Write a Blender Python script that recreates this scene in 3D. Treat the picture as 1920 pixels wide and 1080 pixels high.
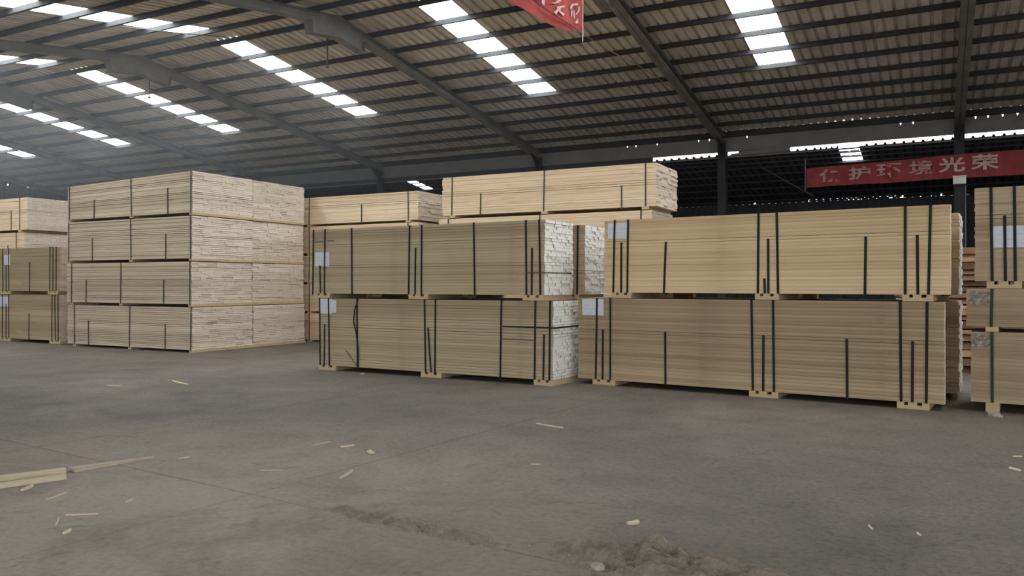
import bpy, math, random
from math import radians as RAD, sin, cos
rnd = random.Random(7)
C = bpy.context.scene
for o in list(bpy.data.objects): bpy.data.objects.remove(o)
COL = C.collection

# ------------------------------------------------------------------ camera
cam_d = bpy.data.cameras.new('camera'); cam = bpy.data.objects.new('camera', cam_d); COL.objects.link(cam)
cam.location = (0, 0, 1.5); cam.rotation_euler = (RAD(90), 0, RAD(28))
cam_d.sensor_width = 36; cam_d.lens = 1500 / 1920 * 36; cam_d.shift_y = -8 / 1920
cam_d.clip_end = 500
C.camera = cam
# ------------------------------------------------------------------ world, daylight, exposure
SKY = 1.9            # overcast sky
PANE = 11.0           # daylight carried by each skylight pane
w = bpy.data.worlds.new('overcast sky'); C.world = w; w.use_nodes = True
bg = w.node_tree.nodes['Background']; bg.inputs[0].default_value = (.975, .985, 1, 1); bg.inputs[1].default_value = SKY
C.view_settings.view_transform = 'Standard'; C.view_settings.look = 'None'
C.view_settings.gamma = 1; C.view_settings.use_curve_mapping = False
C.view_settings.exposure = .42

# ------------------------------------------------------------------ materials
def mat(name, rough=.8, metal=0.):
    m = bpy.data.materials.new(name); m.use_nodes = True
    b = m.node_tree.nodes['Principled BSDF']
    b.inputs['Roughness'].default_value = rough; b.inputs['Metallic'].default_value = metal
    return m, m.node_tree, b
def node(nt, t, **kw):
    n = nt.nodes.new(t)
    for k, v in kw.items():
        if k in n.inputs: n.inputs[k].default_value = v
        else: setattr(n, k, v)
    return n
def ramp(nt, src, stops):
    r = nt.nodes.new('ShaderNodeValToRGB'); e = r.color_ramp.elements
    while len(e) < len(stops): e.new(.5)
    for q, (p, c) in zip(e, stops):
        q.position = p; q.color = (c[0], c[1], c[2], 1)
    nt.links.new(src, r.inputs[0]); return r.outputs[0]
def mix(nt, fac, a, b, mode='MIX'):
    n = nt.nodes.new('ShaderNodeMix'); n.data_type = 'RGBA'; n.blend_type = mode
    for i, v in ((0, fac), (6, a), (7, b)):
        if hasattr(v, 'is_linked') or isinstance(v, bpy.types.NodeSocket): nt.links.new(v, n.inputs[i])
        elif i == 0: n.inputs[0].default_value = v
        else: n.inputs[i].default_value = (v[0], v[1], v[2], 1)
    return n.outputs[2]
def coords(nt, scale=(1, 1, 1), kind='Object'):
    t = nt.nodes.new('ShaderNodeTexCoord'); m = nt.nodes.new('ShaderNodeMapping')
    m.inputs['Scale'].default_value = scale; nt.links.new(t.outputs[kind], m.inputs[0]); return m.outputs[0]
def noise(nt, vec, scale, detail=4, rough=.55, dist=0):
    n = nt.nodes.new('ShaderNodeTexNoise'); nt.links.new(vec, n.inputs['Vector'])
    n.inputs['Scale'].default_value = scale; n.inputs['Detail'].default_value = detail
    n.inputs['Roughness'].default_value = rough; n.inputs['Distortion'].default_value = dist
    return n.outputs[0]
def bump(nt, b, h, strength=.3, dist=.01):
    n = nt.nodes.new('ShaderNodeBump'); n.inputs['Strength'].default_value = strength; n.inputs['Distance'].default_value = dist
    nt.links.new(h, n.inputs['Height']); nt.links.new(n.outputs[0], b.inputs['Normal'])
def plain(name, c, rough=.7, metal=0., var=.25, sc=6):
    m, nt, b = mat(name, rough, metal)
    f = noise(nt, coords(nt), sc, 5)
    d = tuple(x * (1 - var) for x in c); l = tuple(min(1, x * (1 + var)) for x in c)
    nt.links.new(ramp(nt, f, [(.3, d), (.7, l)]), b.inputs['Base Color']); return m
def wood(name, dark, light, grain=1.0, endgrain=False):
    m, nt, b = mat(name, .75)
    at = node(nt, 'ShaderNodeAttribute', attribute_name='tone')
    base = ramp(nt, at.outputs['Fac'], [(0, dark), (1, light)])
    s = (.55, 14, 40) if not endgrain else (8, 20, 20)
    g = noise(nt, coords(nt, s), 1.1, 6, .62, .4)
    col = mix(nt, .55 * grain, base, ramp(nt, g, [(.30, (.50, .45, .40)), (.5, (1, 1, 1)), (.72, (1.15, 1.13, 1.09))]), 'MULTIPLY')
    k = noise(nt, coords(nt, (1.6, 6, 9)), 1.7, 3)
    col = mix(nt, .45 * grain, col, ramp(nt, k, [(.25, (.62, .55, .48)), (.42, (1, 1, 1))]), 'MULTIPLY')
    nt.links.new(col, b.inputs['Base Color']); bump(nt, b, g, .25, .004); return m
M = {}
M['pine_warm'] = wood('warm pine boards', (.58, .42, .235), (.77, .585, .36))
M['pine_olive'] = wood('greyed pine boards', (.365, .288, .175), (.50, .405, .265))
M['pine_pale'] = wood('pale rough pine boards', (.55, .45, .325), (.68, .575, .43))
M['pine_cream'] = wood('cream pine boards', (.70, .54, .36), (.84, .68, .48))
M['pine_brown'] = wood('brown streaked pine boards', (.325, .235, .142), (.51, .39, .25), 1.4)
M['pine_dull'] = wood('dull brown pine boards', (.34, .255, .16), (.48, .375, .245))
M['bearer'] = wood('sawn bearer wood', (.50, .38, .22), (.60, .46, .28), .8)
M['slab'] = wood('rough brown slab wood', (.13, .06, .035), (.60, .40, .23), 1.2)
M['chip'] = wood('fresh split wood', (.62, .52, .36), (.74, .64, .46), .5)
M['chip_grey'] = wood('weathered split wood', (.46, .395, .30), (.56, .49, .38), .5)
m, nt, b = mat('white end paint', .7)
at = node(nt, 'ShaderNodeAttribute', attribute_name='tone')
f = noise(nt, coords(nt, (1, 18, 30)), 1.5, 5)
nt.links.new(mix(nt, .8, ramp(nt, at.outputs['Fac'], [(0, (.88, .88, .84)), (1, (.93, .93, .90))]),
    ramp(nt, f, [(.2, (.80, .76, .68)), (.33, (1, 1, 1))]), 'MULTIPLY'), b.inputs['Base Color']); M['paint'] = m
m, nt, b = mat('sawn board ends', .85)
at = node(nt, 'ShaderNodeAttribute', attribute_name='tone')
f = noise(nt, coords(nt, (1, 9, 42)), 1.5, 6, .65)
nt.links.new(mix(nt, .9, ramp(nt, at.outputs['Fac'], [(0, (.66, .565, .46)), (1, (.80, .71, .60))]),
    ramp(nt, f, [(.3, (.60, .52, .45)), (.40, (1, 1, 1))]), 'MULTIPLY'), b.inputs['Base Color']); M['sawn'] = m
M['strap'] = plain('black plastic strapping', (.012, .012, .010), .9)
M['strap_green'] = plain('dark green strapping', (.022, .045, .015), .9)
M['strap_thin'] = plain('dull dark strapping', (.05, .045, .032), .6)
M['steel'] = plain('dark painted steel', (.026, .028, .030), .8, 0, .3, 3)
M['steel_rafter'] = plain('grey painted rafter steel', (.155, .15, .14), .8, 0, .25, 2)
M['fascia'] = plain('grey fascia sheet', (.16, .16, .16), .7, 0, .15, 2)
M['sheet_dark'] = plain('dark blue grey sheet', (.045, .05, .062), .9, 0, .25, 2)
M['white'] = plain('off white paint', (.72, .73, .68), .5, 0, .06)
M['cord'] = plain('pale cord', (.66, .60, .48), .8)
M['wire'] = plain('dusty cable', (.36, .33, .28), .7)
M['dark'] = plain('dark rod', (.06, .06, .06), .5)
M['rock'] = plain('pale rubble', (.36, .34, .30), .9, 0, .3, 20)
# roof sheet: dusty galvanised, brown stains
m, nt, b = mat('dusty roof sheet', .75)
f = noise(nt, coords(nt, (2.2, .5, 1)), 1.6, 6, .6); g = noise(nt, coords(nt, (1, 1, 1)), .35, 4)
c = ramp(nt, f, [(.3, (.40, .37, .315)), (.55, (.58, .55, .49)), (.75, (.68, .655, .60))])
nt.links.new(mix(nt, .6, c, ramp(nt, g, [(.35, (.72, .68, .62)), (.65, (1, 1, 1))]), 'MULTIPLY'), b.inputs['Base Color']); M['roof'] = m
# skylight pane: translucent sheet backlit by the day
m = bpy.data.materials.new('daylit translucent sheet'); m.use_nodes = True; nt = m.node_tree
nt.nodes.remove(nt.nodes['Principled BSDF']); e = nt.nodes.new('ShaderNodeEmission')
e.inputs[0].default_value = (.96, .985, 1, 1); e.inputs[1].default_value = PANE
nt.links.new(e.outputs[0], nt.nodes['Material Output'].inputs[0]); M['pane'] = m
# concrete
m, nt, b = mat('dusty concrete with painted light', .82)
v = coords(nt, (1, 1, 1), 'Object')
geo = nt.nodes.new('ShaderNodeNewGeometry'); v = geo.outputs['Position']
n1 = noise(nt, v, .22, 5, .6, .6); n2 = noise(nt, v, 1.6, 8, .65, .3); n3 = noise(nt, v, 22, 6, .7); n4 = noise(nt, v, 90, 3, .6)
c = ramp(nt, n1, [(.32, (.118, .105, .088)), (.5, (.148, .131, .110)), (.68, (.198, .175, .146))])
c = mix(nt, .75, c, ramp(nt, n2, [(.3, (.66, .65, .65)), (.5, (1, 1, 1)), (.7, (1.25, 1.22, 1.16))]), 'MULTIPLY')
c = mix(nt, .85, c, ramp(nt, n3, [(.33, (.58, .57, .56)), (.5, (1, 1, 1)), (.7, (1.3, 1.27, 1.22))]), 'MULTIPLY')
c = mix(nt, .45, c, ramp(nt, n4, [(.3, (.6, .6, .6)), (.5, (1, 1, 1)), (.68, (1.3, 1.3, 1.25))]), 'MULTIPLY')
ds = nt.nodes.new('ShaderNodeVectorMath'); ds.operation = 'DISTANCE'; ds.inputs[1].default_value = (-4.6, 2.9, 0); nt.links.new(geo.outputs['Position'], ds.inputs[0])  # lighter near-left patch: stronger light there painted into the floor colour
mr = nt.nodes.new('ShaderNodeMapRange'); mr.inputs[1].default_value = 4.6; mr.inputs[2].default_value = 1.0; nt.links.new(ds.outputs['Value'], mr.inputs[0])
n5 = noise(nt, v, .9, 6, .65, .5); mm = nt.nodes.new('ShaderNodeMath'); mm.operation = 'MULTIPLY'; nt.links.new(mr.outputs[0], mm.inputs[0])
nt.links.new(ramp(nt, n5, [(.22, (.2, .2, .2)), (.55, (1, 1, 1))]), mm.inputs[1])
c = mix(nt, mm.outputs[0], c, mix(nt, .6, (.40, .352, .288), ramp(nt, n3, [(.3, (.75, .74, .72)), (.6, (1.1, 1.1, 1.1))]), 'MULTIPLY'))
n6 = noise(nt, v, 3.6, 7, .72, 1.2)
c = mix(nt, .8, c, ramp(nt, n6, [(.30, (.62, .61, .60)), (.43, (1, 1, 1))]), 'MULTIPLY')
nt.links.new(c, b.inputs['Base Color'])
ad = nt.nodes.new('ShaderNodeMath'); ad.operation = 'MULTIPLY_ADD'; ad.inputs[1].default_value = .35
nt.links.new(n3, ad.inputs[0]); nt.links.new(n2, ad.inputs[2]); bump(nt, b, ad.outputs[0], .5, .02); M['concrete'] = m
m, nt, b = mat('dry dirt', .95)
v = coords(nt); n3 = noise(nt, v, 9, 8, .7); n4 = noise(nt, v, 60, 4, .7)
c = ramp(nt, n3, [(.3, (.17, .145, .108)), (.5, (.285, .25, .195)), (.7, (.40, .36, .29))])
nt.links.new(mix(nt, .6, c, ramp(nt, n4, [(.3, (.6, .6, .6)), (.6, (1.15, 1.15, 1.1))]), 'MULTIPLY'), b.inputs['Base Color'])
bump(nt, b, n4, .8, .02); M['dirt'] = m
M['joint'] = plain('dirt filled joint', (.17, .16, .145), .95)
# printed tag paper: illegible grey rows
m, nt, b = mat('printed tag paper', .5)
v = coords(nt, (1, 1, 1)); wv = nt.nodes.new('ShaderNodeTexWave'); wv.bands_direction = 'Z'; wv.inputs['Scale'].default_value = 5.5
nt.links.new(v, wv.inputs[0]); f = noise(nt, coords(nt, (28, 1, 16)), 1, 3)
mu = nt.nodes.new('ShaderNodeMath'); mu.operation = 'MULTIPLY'; nt.links.new(wv.outputs[1], mu.inputs[0]); nt.links.new(f, mu.inputs[1])
nt.links.new(ramp(nt, mu.outputs[0], [(.46, (.60, .64, .70)), (.60, (.47, .51, .58))]), b.inputs['Base Color']); M['tag'] = m
m, nt, b = mat('dirty mottled sticker', .6)
f = noise(nt, coords(nt, (9, 1, 14)), 2, 7, .75)
nt.links.new(ramp(nt, f, [(.35, (.07, .06, .045)), (.5, (.22, .19, .15)), (.66, (.52, .48, .42))]), b.inputs['Base Color']); M['mottled'] = m
def cloth(name, c):
    m, nt, b = mat(name, .85)
    f = noise(nt, coords(nt, (3, 3, 1)), 1.5, 4)
    nt.links.new(ramp(nt, f, [(.3, tuple(x * .75 for x in c)), (.7, tuple(min(1, x * 1.15) for x in c))]), b.inputs['Base Color']); return m
M['red'] = cloth('red banner cloth', (.27, .042, .04)); M['red_pale'] = cloth('faded red banner cloth', (.43, .072, .068))
M['glyph'] = cloth('faded white lettering', (.56, .38, .35))
m, nt, b = mat('worn white lettering', .85)
f = noise(nt, coords(nt, (1.2, 1, 16)), 1.6, 3)
nt.links.new(ramp(nt, f, [(.42, (.31, .10, .09)), (.54, (.48, .31, .28))]), b.inputs['Base Color']); M['glyph_worn'] = m
M['glyph_w'] = cloth('white brushed lettering', (.66, .53, .49))

# ------------------------------------------------------------------ mesh helpers
class MB:
    def __init__(s): s.v = []; s.f = []; s.mi = []; s.t = []
    def box(s, a, b, tone=.5, mi=0, end_mi=None, tw=None):
        n = len(s.v); x0, y0, z0 = a; x1, y1, z1 = b
        s.v += [(x0,y0,z0),(x1,y0,z0),(x1,y1,z0),(x0,y1,z0),(x0,y0,z1),(x1,y0,z1),(x1,y1,z1),(x0,y1,z1)]
        for k, q in enumerate(((0,3,2,1),(4,5,6,7),(0,1,5,4),(2,3,7,6),(1,2,6,5),(3,0,4,7))):
            s.f.append(tuple(n + i for i in q)); s.t.append(tone)
            s.mi.append(end_mi if (end_mi is not None and k in (4, 5)) else mi)
    def prism(s, pts, axis, a, b, tone=.5, mi=0):     # polygon swept along an axis
        n = len(s.v); k = len(pts)
        def p(u, v, w): return {'X': (w, u, v), 'Y': (u, w, v), 'Z': (u, v, w)}[axis]
        s.v += [p(u, v, a) for u, v in pts] + [p(u, v, b) for u, v in pts]
        s.f += [tuple(n + i for i in range(k)), tuple(n + k + i for i in reversed(range(k)))]
        s.f += [(n + i, n + k + i, n + k + (i + 1) % k, n + (i + 1) % k) for i in range(k)]
        s.t += [tone] * (k + 2); s.mi += [mi] * (k + 2)
    def tube(s, pts, r, seg=6, tone=.5):
        from mathutils import Vector
        P = [Vector(p) for p in pts]; n = len(s.v)
        for i, p in enumerate(P):
            d = (P[min(i + 1, len(P) - 1)] - P[max(i - 1, 0)]).normalized()
            u = d.cross(Vector((0, 0, 1)));
            if u.length < .05: u = d.cross(Vector((1, 0, 0)))
            u.normalize(); w_ = d.cross(u)
            for k in range(seg):
                a = 2 * math.pi * k / seg; q = p + (u * cos(a) + w_ * sin(a)) * r; s.v.append(tuple(q))
        for i in range(len(P) - 1):
            for k in range(seg):
                a = n + i * seg + k; b_ = n + i * seg + (k + 1) % seg
                s.f.append((a, b_, b_ + seg, a + seg)); s.t.append(tone); s.mi.append(0)
        s.f.append(tuple(n + k for k in reversed(range(seg)))); s.f.append(tuple(n + (len(P) - 1) * seg + k for k in range(seg)))
        s.t += [tone] * 2; s.mi += [0, 0]
    def mesh(s, name, mats):
        me = bpy.data.meshes.new(name); me.from_pydata(s.v, [], s.f)
        for q in (mats if isinstance(mats, (list, tuple)) else [mats]): me.materials.append(q)
        me.polygons.foreach_set('material_index', s.mi)
        at = me.attributes.new('tone', 'FLOAT', 'FACE'); at.data.foreach_set('value', s.t)
        me.update(); return me
    def build(s, name, mats, parent=None, loc=None, fix=False):
        me = s.mesh(name, mats)
        if fix:
            import bmesh
            bm = bmesh.new(); bm.from_mesh(me); bmesh.ops.recalc_face_normals(bm, faces=bm.faces); bm.to_mesh(me); bm.free()
        return link(name, me, parent, loc)
def link(name, me, parent=None, loc=None):
    o = bpy.data.objects.new(name, me); COL.objects.link(o)
    if parent: o.parent = parent
    if loc: o.location = loc
    return o
def empty(name, loc=(0, 0, 0), rz=0):
    o = bpy.data.objects.new(name, None); COL.objects.link(o); o.location = loc; o.rotation_euler = (0, 0, rz)
    o.empty_display_size = .2; return o
def tag(o, label=None, cat=None, group=None, kind=None):
    if label: o['label'] = label
    if cat: o['category'] = cat
    if group: o['group'] = group
    if kind: o['kind'] = kind
    return o

# ------------------------------------------------------------------ structure: floor of cast slabs
XL, XR, YF, YR, YE, YB = -41., 13., -4., 14.9, 26., 32.3     # hall extents: left, right, front, ridge, eave, far wall
RS = .15
def zs(y): return 6.38 + RS * (26 - y) if y >= YR else 6.38 + RS * (26 - YR) - RS * (YR - y)
fl = MB(); fl.box((-52, -14, -.30), (22, 46, -.03)); floor = fl.build('floor', M['joint']); tag(floor, kind='structure')
fy = RAD(-5.2); ca, sa = cos(fy), sin(fy)
slab_cols = [-3.78 + 3.02 * i for i in range(-17, 1)] + [3.6, 8.2, 12.6, 17.0, 21.5]; slab_rows = [10.02 + 5.85 * i for i in range(-4, 7)]
for i in range(len(slab_cols) - 1):
    for j in range(len(slab_rows) - 1):
        g = .002 + .002 * rnd.random()
        x0, x1, y0, y1 = slab_cols[i] + g, slab_cols[i + 1] - g, slab_rows[j] + g, slab_rows[j + 1] - g
        b_ = MB(); hx, hy = (x1 - x0) / 2, (y1 - y0) / 2; dz = 0 if rnd.random() < .6 else -.003 * rnd.random()
        c_ = .006
        n0 = [(-hx, -hy, -.03), (hx, -hy, -.03), (hx, hy, -.03), (-hx, hy, -.03), (-hx, -hy, dz - c_), (hx, -hy, dz - c_), (hx, hy, dz - c_), (-hx, hy, dz - c_),
              (-hx + c_, -hy + c_, dz), (hx - c_, -hy + c_, dz), (hx - c_, hy - c_, dz), (-hx + c_, hy - c_, dz)]
        b_.v = n0; b_.f = [(0,1,5,4),(1,2,6,5),(2,3,7,6),(3,0,4,7),(4,5,9,8),(5,6,10,9),(6,7,11,10),(7,4,8,11),(8,9,10,11)]
        b_.t = [.5] * 9; b_.mi = [0] * 9
        cx, cy = (x0 + x1) / 2 + 4.1, (y0 + y1) / 2 - 10.02
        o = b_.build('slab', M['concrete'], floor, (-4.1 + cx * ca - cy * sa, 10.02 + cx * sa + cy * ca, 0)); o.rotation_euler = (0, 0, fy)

# ------------------------------------------------------------------ roof
ceil_ = empty('ceiling', (0, YR, 0)); tag(ceil_, kind='structure')
def cpart(o): # keep world placement under the ceiling empty
    o.parent = ceil_; o.location = (o.location[0], o.location[1] - YR, o.location[2]); return o
RIB = .055
def sheet_mesh(name, y0, y1, wdt, ribs=4, zf=zs, y_ref=None):
    """trapezoid ribbed sheet, local x 0..wdt, world y/z, 2 mm thick"""
    prof = []; p = wdt / ribs
    for r in range(ribs):
        x = r * p
        prof += [(x, 0), (x + p - .085, 0), (x + p - .065, RIB), (x + p - .020, RIB)]
    prof.append((wdt, 0))
    b_ = MB(); n = len(prof)
    for dz in (0, .004):
        for y in (y0, y1):
            b_.v += [(x, y, zf(y) + z + dz) for x, z in prof]
    for i in range(n - 1):
        b_.f.append((i, n + i, n + i + 1, i + 1)); b_.f.append((2 * n + i, 2 * n + i + 1, 3 * n + i + 1, 3 * n + i))
    b_.t = [.5] * len(b_.f); b_.mi = [0] * len(b_.f); return b_.mesh(name, M['roof'])
sky_x = [-35.75, -29.45, -23.4, -17.15, -10.68, -4.06, 2.55, 9.1]; SKW = .9
PF = [15.22 + .985 * i for i in range(11)]                     # purlin lines, far slope
PN = [14.28 - 1.085 * i for i in range(17)]                    # purlin lines, near slope
me_far = sheet_mesh('roof_sheet', YR, 26.08, 1.0); me_near = sheet_mesh('roof_sheet', YF - .3, YR, 1.0)
me_low = sheet_mesh('roof_sheet', PF[6], 26.08, 1.0); me_lown = sheet_mesh('roof_sheet', YF - .3, PN[6], 1.0)
def ridge_bits(y0, y1): return sheet_mesh('roof_sheet', y0, y1, 1.0)
me_r1 = ridge_bits(YR, PF[0]); me_r2 = ridge_bits(PN[0], YR)
def put_sheet(me, x, wd):
    o = link('roof_sheet', me); o.location = (x, 0, 0); o.scale = (wd, 1, 1); cpart(o)
edges = [XL] + [e for s in sky_x for e in (s, s + SKW)] + [XR]
for k in range(0, len(edges), 2):
    a, b_ = edges[k], edges[k + 1]; n = max(1, round((b_ - a) / .95)); wd = (b_ - a) / n
    for i in range(n):
        put_sheet(me_far, a + i * wd, wd); put_sheet(me_near, a + i * wd, wd)
pane_me = {}
for s in sky_x:
    put_sheet(me_low, s, SKW); put_sheet(me_lown, s, SKW); put_sheet(me_r1, s, SKW); put_sheet(me_r2, s, SKW)
    for L, sg in ((PF, 1), (PN, -1)):
        for i in range(6):
            y0, y1 = sorted((L[i], L[i + 1]))
            if (i, sg) not in pane_me:
                b_ = MB(); cy = (y0 + y1) / 2; zc = zs(cy)
                b_.prism([(y0 - cy, zs(y0) - zc), (y1 - cy, zs(y1) - zc), (y1 - cy, zs(y1) - zc + .006), (y0 - cy, zs(y0) - zc + .006)], 'X', 0, SKW)
                pane_me[i, sg] = (b_.mesh('skylight_pane', M['pane']), cy, zc)
            me, cy, zc = pane_me[i, sg]
            o = link('skylight_pane', me); o.location = (s, cy, zc); cpart(o)
# purlins: C sections under the sheets, one bar each
def purlin(y, dep=.115):
    z = zs(y); b_ = MB(); L0, L1 = XL, XR
    pr = [(-.035, 0), (.035, 0), (.035, -.012), (-.023, -.012), (-.023, -dep + .012), (.035, -dep + .012), (.035, -dep), (-.035, -dep)]
    b_.prism([(u, v) for u, v in pr], 'X', L0, L1)
    o = b_.build('purlin', M['steel'], fix=True); o.location = (0, y, z - .004); cpart(o)
for y in PF + [25.93]: purlin(y, .115 if y < 25.5 else .19)
for y in PN: purlin(y)
# dusty cable run and thin cross wire under the sheets come later as things

# steel portal frames
def frame(x):
    f_ = empty('portal_frame', (x, YE, 0)); tag(f_, kind='structure')
    def low(y): return 6.0 + RS * (26 - y) if y >= YR else low(2 * YR - y)
    def raf(ys, nm):
        b_ = MB(); top = lambda y: zs(y) - .17
        dz = lambda y: .30 if abs(y - YR) < .93 else 0
        bot = lambda y: low(y) - dz(y)
        pts = [(y, top(y)) for y in ys] + [(y, bot(y)) for y in reversed(ys)]
        b_.prism([(y - YE, z) for y, z in pts], 'X', -.012, .012)
        for a, c in zip(ys, ys[1:]):
            b_.prism([(a - YE, bot(a)), (c - YE, bot(c)), (c - YE, bot(c) + .014), (a - YE, bot(a) + .014)], 'X', -.13, .13)
            b_.prism([(a - YE, top(a) - .014), (c - YE, top(c) - .014), (c - YE, top(c)), (a - YE, top(a))], 'X', -.13, .13)
        return b_.build(nm, M['steel_rafter'], f_, fix=True)
    raf([YR, YR + .92, YR + .97, 20, 25.9], 'rafter'); raf([YF, 5, YR - .97, YR - .92, YR], 'rafter')
    b_ = MB()                                                    # H column at the far eave
    b_.box((-.012, -.14, 0), (.012, .14, 6.0)); b_.box((-.13, -.15, 0), (.13, -.136, 6.0)); b_.box((-.13, .136, 0), (.13, .15, 6.0))
    b_.box((-.2, -.2, 0), (.2, .2, .02)); b_.build('column', M['steel'], f_, (0, .0, 0))
    b_ = MB(); b_.prism([(-.75, 6.1), (-.15, 6.02), (-.15, 5.55)], 'X', -.01, .01); b_.build('knee_plate', M['steel'], f_, fix=True)
    b_ = MB(); H_ = low(YF)
    b_.box((-.012, -.14, 0), (.012, .14, H_)); b_.box((-.13, -.15, 0), (.13, -.136, H_)); b_.box((-.13, .136, 0), (.13, .15, H_))
    b_.build('column', M['steel'], f_, (0, YF - YE, 0))
for x in (-39.9, -33.2, -26.4, -19.75, -12.68, -6.12, .55, 7.3): frame(x)

# eave line: grey fascia with torn notches along its top edge, light slot under it
fa = empty('trim_1', (0, YE, 5.76)); tag(fa, kind='structure')
xs_n = [-9.35, -9.05, -8.3, -6.9, -6.55, -5.35, -.95, -.62, .95, 1.25, 1.6, 1.95, 2.3]
b_ = MB(); top = [(XL, .455)]
for x in xs_n: top += [(x - .03, .455), (x - .01, .38), (x + .01, .38), (x + .03, .455)]
top += [(XR, .455)]
seg = [(XL, 0)] + top + [(XR, 0)]
for (xa, za), (xb, zb) in zip(top, top[1:]): b_.prism([(xa, 0), (xb, 0), (xb, zb), (xa, za)], 'Y', -.008, .008)
b_.build('fascia_sheet', M['fascia'], fa, fix=True)
b_ = MB(); b_.box((XL, -.05, -.02), (XR, .02, .0)); b_.build('fascia_lip', M['fascia'], fa)
for k, (xa, xb, nm) in enumerate(((XL, -8.46, 'M'), (-5.62, -4.1, 'S'))):   # closing panels across the slot
    b_ = MB(); b_.box((xa, .02, -.15), (xb, .03, .01)); b_.build('closing_panel', M['sheet_dark' if nm == 'M' else 'fascia'], fa)
b_ = MB(); b_.prism([(-6.0, -.16), (-4.05, -.12), (-4.02, .02), (-4.2, .05), (-5.7, -.09)], 'Y', -.03, -.022); b_.build('bent_flap', M['fascia'], fa, fix=True)
# lean-to beyond the eave line
def zl(y): return 5.62 - RS * (y - 26)
lt = empty('ceiling', (0, 26.1, 5.6)); tag(lt, kind='structure')
lme = sheet_mesh('roof_sheet', 26.02, YB + .1, 1.0, 4, zl)
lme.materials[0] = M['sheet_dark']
lt_panes = [(-2.65, .58, [26.06, 26.36, 26.54, 26.84, 27.04, 27.4]), (-18.7, .42, [26.2, 27.5])]
def lpart(o): o.parent = lt; o.location = (o.location[0], o.location[1] - 26.1, o.location[2] - 5.6); return o
x = XL
while x < XR - .01:
    stop = min([p[0] for p in lt_panes if p[0] > x + 1e-4] + [XR]); wd = min(1.0, stop - x)
    hit = [p for p in lt_panes if abs(p[0] - x) < 1e-4]
    if hit:
        p = hit[0]; wd = p[1]; ys = p[2]
        for a, c in [(26.02, ys[0])] + list(zip(ys[1::2], ys[2::2])) + [(ys[-1], YB + .1)]:
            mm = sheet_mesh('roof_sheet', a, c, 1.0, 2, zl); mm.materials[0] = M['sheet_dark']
            o = link('roof_sheet', mm); o.location = (x, 0, 0); o.scale = (wd, 1, 1); lpart(o)
        for a, c in zip(ys[0::2], ys[1::2]):
            q = MB(); q.prism([(a, zl(a)), (c, zl(c)), (c, zl(c) + .006), (a, zl(a) + .006)], 'X', 0, wd)
            o = q.build('skylight_pane', M['pane']); o.location = (x, 0, 0); lpart(o)
    else:
        o = link('roof_sheet', lme); o.location = (x, 0, 0); o.scale = (wd, 1, 1); lpart(o)
    x += wd
for y in (26.08, 26.46, 26.92, 27.45, 28.3, 29.2, 30.1, 31.0, 31.9):
    b_ = MB(); b_.box((XL, -.03, -.05), (XR, .03, -.005)); o = b_.build('purlin', M['sheet_dark'] if y > 26.2 else M['fascia']); o.location = (0, y, zl(y)); lpart(o)
# walls
def ribbed_wall(name, pieces, m_, axis='X', at=0., parent=None):
    """vertical ribbed cladding; pieces = (u0, u1, z0, z1)"""
    b_ = MB()
    for u0, u1, z0, z1 in pieces:
        n = max(1, round((u1 - u0) / .25)); p = (u1 - u0) / n; pr = []
        for i in range(n): pr += [(u0 + i * p, 0), (u0 + i * p + p * .6, 0), (u0 + i * p + p * .7, .03), (u0 + i * p + p * .9, .03)]
        pr.append((u1, 0)); pts = pr + [(u, d + .01) for u, d in reversed(pr)]
        k = len(b_.v); n2 = len(pr)
        for z in (z0, z1):
            for u, d in pts: b_.v.append((u, at + d, z) if axis == 'X' else (at + d, u, z))
        N = len(pts)
        for i in range(n2 - 1):
            b_.f.append((k + i, k + i + 1, k + N + i + 1, k + N + i))
            j = n2 + i; b_.f.append((k + j, k + j + 1, k + N + j + 1, k + N + j))
    b_.t = [.5] * len(b_.f); b_.mi = [0] * len(b_.f)
    o = b_.build(name, m_); tag(o, kind='structure'); return o
# far wall of the lean-to, its top pierced by small gaps of daylight
hole_x = [(-4.35, -4.31), (-2.95, -2.86), (-2.78, -2.7), (-2.62, -2.56), (-2.5, -2.45), (-2.25, -2.22), (-1.98, -1.94), (-1.55, -1.35), (-1.2, -.98), (-.55, -.48), (-.2, -.16), (.1, .2), (-10.2, -10.15), (-7.5, -7.44), (-6.4, -6.25), (2.2, 2.24), (2.4, 2.44), (2.6, 2.64)]
hole_x = sorted(hole_x); pcs = []; zt = zl(YB)
pcs.append((XL, XR, 0, zt - .045)); u = XL
for a, c in hole_x: pcs.append((u, a, zt - .045, zt + (.05 if a < -3 or a > -.9 else .02))); u = (a + c) / 2
pcs.append((u, XR, zt - .045, zt + .05))
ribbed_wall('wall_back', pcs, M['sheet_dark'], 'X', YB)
# gable end on the left: stepped under the slopes; a few small holes
gp = []; y = YF
while y < YE - 1e-6:
    y1 = min(y + 1.0, YE); zt = min(zs(y), zs(y1)) + .02
    if 21.9 < y < 24.1:
        gp += [(y, y1, 0, 6.0), (y, y + .42, 6.0, zt), (y + .5, y1, 6.0, zt), (y + .42, y + .5, 6.0, 6.4), (y + .42, y + .5, 6.48, zt)]
    else: gp.append((y, y1, 0, zt))
    y = y1
gp.append((YE, YB, 0, zl(YB)))
ribbed_wall('wall_left', gp, M['sheet_dark'], 'Y', XL)
gp = []; y = YF
while y < YE - 1e-6:
    y1 = min(y + 1.0, YE); gp.append((y, y1, 4.8 if -3.5 < y < 11 - .5 else 0, min(zs(y), zs(y1)) + .02)); y = y1
gp.append((YE, YB, 0, zl(YB)))
ribbed_wall('wall_right', gp, M['sheet_dark'], 'Y', XR)
ribbed_wall('wall_front', [(XL, -30, 0, 5.1), (-30, XR, 4.6, 5.1)], M['sheet_dark'], 'X', YF - .2)

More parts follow.
